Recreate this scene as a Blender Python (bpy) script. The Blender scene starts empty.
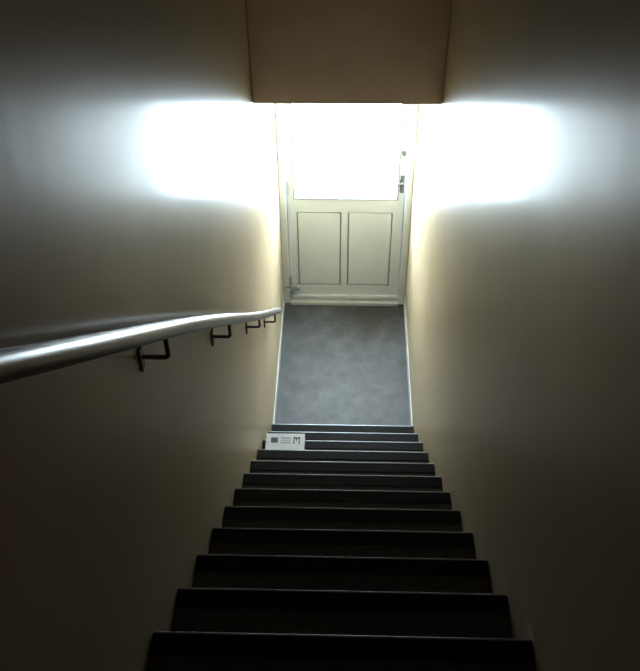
import bpy, bmesh, math
from mathutils import Vector, Matrix
sc=bpy.context.scene
try:
    sc.view_settings.view_transform='Standard'
    sc.view_settings.exposure=.66
    sc.view_settings.gamma=.78
except Exception: pass

# ---------------- helpers
def mat(name,col,rough=.5,metal=0,spec=.5,coat=0,coat_r=.1,var=None,vscale=4,bump=0,bscale=20,bstretch=(1,1,1),rvar=0,vdetail=6,bdetail=4,coat_bump=False):
    m=bpy.data.materials.new(name); m.use_nodes=True
    nt=m.node_tree; b=nt.nodes['Principled BSDF']
    b.inputs['Base Color'].default_value=(*col,1); b.inputs['Roughness'].default_value=rough
    b.inputs['Metallic'].default_value=metal; b.inputs['Specular IOR Level'].default_value=spec
    b.inputs['Coat Weight'].default_value=coat; b.inputs['Coat Roughness'].default_value=coat_r
    tc=nt.nodes.new('ShaderNodeTexCoord')
    if var:
        n=nt.nodes.new('ShaderNodeTexNoise'); n.inputs['Scale'].default_value=vscale; n.inputs['Detail'].default_value=vdetail
        n.inputs['Roughness'].default_value=.65
        r=nt.nodes.new('ShaderNodeValToRGB'); r.color_ramp.elements[0].position=.35; r.color_ramp.elements[1].position=.65
        r.color_ramp.elements[0].color=(*var,1); r.color_ramp.elements[1].color=(*col,1); r.name='ramp'
        nt.links.new(tc.outputs['Object'],n.inputs['Vector']); nt.links.new(n.outputs['Fac'],r.inputs['Fac'])
        nt.links.new(r.outputs['Color'],b.inputs['Base Color'])
    if bump:
        mp=nt.nodes.new('ShaderNodeMapping'); mp.inputs['Scale'].default_value=bstretch
        n2=nt.nodes.new('ShaderNodeTexNoise'); n2.inputs['Scale'].default_value=bscale; n2.inputs['Detail'].default_value=bdetail
        bp=nt.nodes.new('ShaderNodeBump'); bp.inputs['Strength'].default_value=1; bp.inputs['Distance'].default_value=bump
        nt.links.new(tc.outputs['Object'],mp.inputs['Vector']); nt.links.new(mp.outputs['Vector'],n2.inputs['Vector'])
        nt.links.new(n2.outputs['Fac'],bp.inputs['Height']); nt.links.new(bp.outputs['Normal'],b.inputs['Normal'])
        if coat_bump: nt.links.new(bp.outputs['Normal'],b.inputs['Coat Normal'])
        if rvar:
            mr=nt.nodes.new('ShaderNodeMapRange'); mr.inputs['To Min'].default_value=rough-rvar; mr.inputs['To Max'].default_value=rough+rvar
            nt.links.new(n2.outputs['Fac'],mr.inputs['Value']); nt.links.new(mr.outputs['Result'],b.inputs['Roughness'])
    return m

def new_obj(name,bm,mats,parent=None,bevel=0,smooth=False):
    me=bpy.data.meshes.new(name); bm.normal_update(); bm.to_mesh(me); bm.free()
    o=bpy.data.objects.new(name,me); sc.collection.objects.link(o)
    for m in (mats if isinstance(mats,(list,tuple)) else [mats]): me.materials.append(m)
    if parent: o.parent=parent
    if smooth:
        for p in me.polygons: p.use_smooth=True
    if bevel:
        md=o.modifiers.new('Bevel','BEVEL'); md.width=bevel; md.segments=3; md.limit_method='ANGLE'
    return o
def add_box(bm,x0,x1,y0,y1,z0,z1,mi=0):
    v=[bm.verts.new((x,y,z)) for z in (z0,z1) for y in (y0,y1) for x in (x0,x1)]
    for f in ((0,2,3,1),(4,5,7,6),(0,1,5,4),(2,6,7,3),(0,4,6,2),(1,3,7,5)):
        fc=bm.faces.new([v[i] for i in f]); fc.material_index=mi
def box(name,b,m,parent=None,bevel=0):
    bm=bmesh.new(); add_box(bm,*b); return new_obj(name,bm,m,parent,bevel)
def boxes(name,bs,m,parent=None,bevel=0):
    bm=bmesh.new()
    for b in bs: add_box(bm,*b)
    return new_obj(name,bm,m,parent,bevel)
def empty(name):
    o=bpy.data.objects.new(name,None); sc.collection.objects.link(o); return o
def tube(name,pts,r,m,parent=None,res=8,cyclic=False):
    cu=bpy.data.curves.new(name,'CURVE'); cu.dimensions='3D'; cu.bevel_depth=r; cu.bevel_resolution=res; cu.use_fill_caps=True
    sp=cu.splines.new('POLY'); sp.points.add(len(pts)-1)
    for i,p in enumerate(pts): sp.points[i].co=(*p,1)
    cu.materials.append(m)
    o=bpy.data.objects.new(name,cu); sc.collection.objects.link(o)
    dg=bpy.context.evaluated_depsgraph_get(); me=bpy.data.meshes.new_from_object(o.evaluated_get(dg))
    bpy.data.objects.remove(o); o=bpy.data.objects.new(name,me); sc.collection.objects.link(o)
    for p in me.polygons: p.use_smooth=True
    if parent: o.parent=parent
    return o
def arc_path(pts,rad=.02,n=6):
    P=[Vector(p) for p in pts]; out=[P[0]]
    for i in range(1,len(P)-1):
        a=(P[i-1]-P[i]).normalized(); b=(P[i+1]-P[i]).normalized()
        s=P[i]+a*rad; e=P[i]+b*rad
        for k in range(n+1):
            t=k/n; out.append(s*(1-t)**2+P[i]*2*t*(1-t)+e*t*t)
    out.append(P[-1]); return out

# ---------------- materials
wall_m=mat('wall_gloss_paint',(.70,.61,.455),rough=.42,spec=.27,coat=.16,coat_r=.16,var=(.66,.57,.42),vscale=1.5,vdetail=3,bump=.0012,bscale=5,bstretch=(1,1.6,.9),bdetail=2.5,coat_bump=True)
head_m=mat('header_paint',(.86,.72,.63),rough=.5,var=(.80,.67,.58),vscale=2)
ceil_m=mat('ceiling_paint',(.7,.66,.6),rough=.7,var=(.66,.62,.56))
floor_m=mat('landing_vinyl',(.195,.205,.215),rough=.5,var=(.135,.143,.152),vscale=9,bump=.001,bscale=60,vdetail=12)
nt=floor_m.node_tree; b=nt.nodes['Principled BSDF']; rp_=nt.nodes['ramp']
tc=nt.nodes.new('ShaderNodeTexCoord'); mp=nt.nodes.new('ShaderNodeMapping'); mp.vector_type='POINT'
mp.inputs['Location'].default_value=(-.2/.30,-4.98/.22,0); mp.inputs['Scale'].default_value=(1/.30,1/.22,1)
nz=nt.nodes.new('ShaderNodeTexNoise'); nz.inputs['Scale'].default_value=9
ln=nt.nodes.new('ShaderNodeVectorMath'); ln.operation='LENGTH'
ad=nt.nodes.new('ShaderNodeMath'); ad.operation='MULTIPLY_ADD'; ad.inputs[1].default_value=1.1
mr=nt.nodes.new('ShaderNodeMapRange'); mr.inputs['From Min'].default_value=.9; mr.inputs['From Max'].default_value=1.9; mr.inputs['To Min'].default_value=.8; mr.inputs['To Max'].default_value=0
mx=nt.nodes.new('ShaderNodeMixRGB'); mx.inputs[2].default_value=(.10,.088,.072,1)
nt.links.new(tc.outputs['Object'],mp.inputs[0]); nt.links.new(mp.outputs[0],ln.inputs[0]); nt.links.new(tc.outputs['Object'],nz.inputs['Vector'])
nt.links.new(nz.outputs['Fac'],ad.inputs[0]); nt.links.new(ln.outputs['Value'],ad.inputs[2]); nt.links.new(ad.outputs[0],mr.inputs['Value'])
nt.links.new(mr.outputs['Result'],mx.inputs[0]); nt.links.new(rp_.outputs['Color'],mx.inputs[1]); nt.links.new(mx.outputs[0],b.inputs['Base Color'])

tread_m=mat('tread_vinyl',(.12,.115,.105),rough=.6,spec=.3,var=(.07,.066,.06),vscale=60,bump=.0008,bscale=120)
rub_m=mat('nosing_rubber',(.012,.012,.013),rough=.6,spec=.25,var=(.018,.018,.018),vscale=40)
alu_m=mat('nosing_aluminium',(.50,.53,.57),rough=.42,metal=1,var=(.4,.42,.45),vscale=30)
door_m=mat('door_white_paint',(.91,.96,.98),rough=.35,var=(.89,.94,.96),vscale=5)
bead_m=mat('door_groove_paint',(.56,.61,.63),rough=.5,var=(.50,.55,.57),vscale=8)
trim_m=mat('trim_paint',(.85,.88,.88),rough=.35,var=(.74,.75,.72),vscale=6)
rail_m=mat('rail_gloss_grey',(.42,.41,.41),rough=.36,metal=.3,coat=.35,coat_r=.18,var=(.36,.35,.34),vscale=14,bump=.0006,bscale=25)
brk_m=mat('bracket_steel',(.10,.09,.08),rough=.4,metal=.6,var=(.16,.14,.12),vscale=20)
chrome_m=mat('handle_metal',(.45,.45,.44),rough=.3,metal=.9,var=(.35,.35,.35),vscale=20)
paper_m=mat('packet_card',(.80,.83,.85),rough=.5,var=(.76,.79,.82),vscale=10)
ink_m=mat('packet_ink',(.08,.12,.17),rough=.5,var=(.10,.14,.19),vscale=30)
ink2_m=mat('packet_ink_blue',(.45,.56,.62),rough=.5,var=(.4,.52,.6),vscale=30)
pane_m=bpy.data.materials.new('frosted_glass_daylight'); pane_m.use_nodes=True
b=pane_m.node_tree.nodes['Principled BSDF']; b.inputs['Base Color'].default_value=(.9,.95,1,1); b.inputs['Roughness'].default_value=.3
b.inputs['Emission Color'].default_value=(.74,.89,1,1); b.inputs['Emission Strength'].default_value=13

# ---------------- dimensions
HW=.46; YD=5.145; YH=3.905; ZH=2.44; ZC=5.72; YB=-1.3
G=.2466; R=.222; Y0=3.762; Z0=.2; N=15; ZL=.03
ZT=Z0+R*(N-1); YT=Y0-G*(N-1)

# shell
box('wall_left',(-HW-.12,-HW,YB-.1,YD+.15,-.1,ZC+.1),wall_m)
box('wall_right',(HW,HW+.12,YB-.1,YD+.15,-.1,ZC+.1),wall_m)
box('wall_front',(-HW,HW,YH,YD+.15,ZH,ZC),head_m,bevel=.006)
box('wall_back',(-HW,HW,YB-.1,YB,ZT,ZC),wall_m)
box('ceiling',(-HW,HW,YB,YD+.15,ZC,ZC+.1),ceil_m)
box('floor',(-HW,HW,Y0-.017,YD+.15,-.1,ZL),floor_m)
box('wall_end',(-HW,HW,YD+.02,YD+.14,2.12,ZH),wall_m)
box('baseboard_left',(-HW,-HW+.007,Y0,YD-.03,ZL,ZL+.10),trim_m,bevel=.002)
box('baseboard_right',(HW-.007,HW,Y0,YD-.03,ZL,ZL+.10),trim_m,bevel=.002)

# ---------------- staircase
st=empty('staircase')
SW=HW-.0015
OV=.018; TH=.03
bm=bmesh.new()
pts=[(Y0-OV,0.0)]
for k in range(N):
    y=Y0-G*k; z=Z0+R*k
    pts+= [(y-OV,z-TH),(y,z-TH),(y,z)]
    if k<N-1: pts+=[(y-G-OV,z)]
pts+=[(YB,ZT),(YB,ZT-.25),(YT-.1,ZT-.25),(Y0-.7,0.0)]
L=[bm.verts.new((-SW,y,z)) for y,z in pts]; Rr=[bm.verts.new((SW,y,z)) for y,z in pts]
n=len(pts)
for i in range(n):
    j=(i+1)%n; bm.faces.new((L[i],L[j],Rr[j],Rr[i]))
bm.faces.new(L[::-1]); bm.faces.new(Rr)
bmesh.ops.recalc_face_normals(bm,faces=bm.faces)
new_obj('treads_and_risers',bm,tread_m,st)
bm=bmesh.new(); bm2=bmesh.new()
for k in range(N):
    y=Y0-G*k; z=Z0+R*k
    add_box(bm2,-HW+.004,HW-.004,y-.056,y-.0025,z,z+.004)
    add_box(bm,-HW+.004,HW-.004,y-.0025,y+.003,z-.022,z+.0045)
new_obj('nosing_inserts',bm2,rub_m,st,bevel=.001)
new_obj('nosing_edges',bm,alu_m,st,bevel=.0015)

# ---------------- door
dr=empty('door_1'); dr.location=(0,0,ZL)
yF=YD-.03
boxes('door_frame',[(-HW,-.412,yF,YD+.1,0,2.10),(.412,HW,yF,YD+.1,0,2.10),(-.412,.412,yF,YD+.1,2.03,2.10)],door_m,dr,bevel=.005)
box('threshold',(-.412,.412,yF-.02,YD+.1,0,.03),trim_m,dr,bevel=.004)
y0,y1=YD,YD+.045
zb=.04; gz=.955; gt=1.93; gx=.365
ps=[(-.345,-.028),(.018,.335)]; pz=(.165,.845)
bs=[(-.405,ps[0][0],y0,y1,zb,gz),(ps[0][1],ps[1][0],y0,y1,pz[0],pz[1]),(ps[1][1],.405,y0,y1,zb,gz),
    (ps[0][0],ps[1][1],y0,y1,zb,pz[0]),(ps[0][0],ps[1][1],y0,y1,pz[1],gz),
    (-.405,-gx,y0,y1,gz,2.022),(gx,.405,y0,y1,gz,2.022),(-gx,gx,y0,y1,gt,2.022)]
boxes('door_leaf',bs,door_m,dr)
for i,(a,c) in enumerate(ps):
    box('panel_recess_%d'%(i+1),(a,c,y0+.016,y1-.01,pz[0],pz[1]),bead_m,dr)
    box('panel_field_%d'%(i+1),(a+.008,c-.008,y0+.002,y0+.02,pz[0]+.010,pz[1]-.010),door_m,dr,bevel=.005)
w=.012
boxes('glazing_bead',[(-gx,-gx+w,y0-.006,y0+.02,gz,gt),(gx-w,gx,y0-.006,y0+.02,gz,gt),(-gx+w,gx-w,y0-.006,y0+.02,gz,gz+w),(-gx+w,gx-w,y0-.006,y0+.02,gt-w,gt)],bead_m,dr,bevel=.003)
box('glass_pane',(-gx+w,gx-w,y0+.012,y0+.022,gz+w,gt-w),pane_m,dr)
box('weather_bar',(-.405,.405,y0-.018,y0,.04,.075),door_m,dr,bevel=.006)
box('handle_plate',(.372,.400,y0-.008,y0,1.02,1.16),chrome_m,dr,bevel=.003)
tube('handle_lever',arc_path([(.386,y0,1.12),(.386,y0-.045,1.12),(.345,y0-.047,1.118)],.012),.007,chrome_m,dr)
tube('lock_cylinder',[(.386,y0,1.05),(.386,y0-.016,1.05)],.008,chrome_m,dr)
tube('night_latch',[(.386,y0,1.34),(.386,y0-.025,1.34)],.012,chrome_m,dr)
for i,z in enumerate((.2,1.05,1.8)):
    tube('hinge_%d'%(i+1),[(-.409,y0-.008,z-.05),(-.409,y0-.008,z+.05)],.009,bead_m,dr)
boxes('floor_bolt',[(-.40,-.34,y0-.03,y0,.13,.165),(-.445,-.36,y0-.04,y0,.165,.18),(-.42,-.395,y0-.03,y0,.165,.27),(-.42,-.39,y0-.03,y0,.06,.10)],bead_m,dr,bevel=.003)
box('door_contact_sensor',(HW-.022,HW-.001,YD-.14,YD-.09,1.37,1.41),door_m,dr,bevel=.004)

# ---------------- handrail
hr=empty('handrail')
sl=math.atan2(R,G); d=Vector((0,math.cos(sl),-math.sin(sl))); nrm=Vector((0,math.sin(sl),math.cos(sl)))
CAM=Vector((-.005,0,4.685))
xr=-.395
base=Vector((xr,0,CAM.z))-nrm*.075
def rp(s,x=xr,off=0): 
    p=base+d*s+nrm*off; return Vector((x,p.y,p.z))
pts=[]
for i in range(25):
    s=-.35+i*(5.45+.35)/24
    sag=-.006*math.sin(s*1.9)
    pts.append(rp(s,off=sag))
path=[rp(-.35,x=-HW+.002)]+pts+[rp(5.52,x=-HW+.002)]
sm=arc_path([path[0],path[1],path[2]],.04)[:-1]+path[2:-2]+arc_path([path[-3],path[-2],path[-1]],.04)[1:]
tube('rail_tube',sm,.0202,rail_m,hr,res=10)
for i,s in enumerate((.95,1.95,3.05,4.15,5.1)):
    c=rp(s)
    a=Vector((xr,c.y,c.z-.018)); b_=Vector((xr,c.y,c.z-.08)); w_=Vector((-HW+.002,c.y,c.z-.08))
    tube('bracket_arm_%d'%(i+1),arc_path([a,b_,w_],.012),.0055,brk_m,hr,res=5)
    box('bracket_plate_%d'%(i+1),(-HW+.0005,-HW+.006,c.y-.014,c.y+.014,c.z-.115,c.z-.05),brk_m,hr,bevel=.002)

# ---------------- parcel
pk=empty('cardboard_packet')
k=2; ty=Y0-G*k; tz=Z0+R*k+.006
px0,px1=-.435,-.215; py0,py1=ty-.17,ty+.01; h=.05
box('packet_body',(px0,px1,py0,py1,tz,tz+h),paper_m,pk,bevel=.003)
t0=tz+h
boxes('packet_print',[(px0+.03,px0+.068,py1-.068,py1-.032,t0,t0+.0008),
   (px0+.157,px0+.163,py1-.075,py1-.025,t0,t0+.0008),(px0+.187,px0+.193,py1-.075,py1-.025,t0,t0+.0008),
   (px0+.163,px0+.187,py1-.040,py1-.030,t0,t0+.0008),(px0+.172,px0+.178,py1-.056,py1-.040,t0,t0+.0008)],ink_m,pk)
boxes('packet_label',[(px0+.085,px0+.14,py1-.04,py1-.03,t0,t0+.0008),(px0+.085,px0+.14,py1-.055,py1-.048,t0,t0+.0008),(px0+.085,px0+.14,py1-.072,py1-.064,t0,t0+.0008)],ink2_m,pk)

# ---------------- weak warm fill, added unseen behind the camera to brighten header and upper walls
lp=empty('added_fill_light')
bm=bmesh.new(); bmesh.ops.create_uvsphere(bm,u_segments=24,v_segments=12,radius=.11,matrix=Matrix.Translation((0,-.6,ZC-.06))@Matrix.Diagonal((1,1,.55,1)))
lm=bpy.data.materials.new('fill_glow'); lm.use_nodes=True
q=lm.node_tree.nodes['Principled BSDF']; q.inputs['Emission Color'].default_value=(1,.54,.38,1); q.inputs['Emission Strength'].default_value=3.8
new_obj('fill_globe',bm,lm,lp,smooth=True)
tube('fill_base',[(0,-.6,ZC-.001),(0,-.6,ZC-.03)],.07,trim_m,lp)

w=bpy.data.worlds.new('World'); sc.world=w; w.use_nodes=True
w.node_tree.nodes['Background'].inputs[0].default_value=(.6,.75,1,1); w.node_tree.nodes['Background'].inputs[1].default_value=.3

cd=bpy.data.cameras.new('cam'); cam=bpy.data.objects.new('camera',cd); sc.collection.objects.link(cam)
cd.sensor_fit='HORIZONTAL'; cd.sensor_width=36; cd.lens=900/640*36; cd.clip_start=.02
cam.location=CAM
base_r=Matrix.Rotation(math.radians(2.05),4,'Z')@Matrix.Rotation(math.radians(90-44.3),4,'X')@Matrix.Rotation(math.radians(-.7),4,'Z')
cam.rotation_euler=base_r.to_euler()
sc.camera=cam
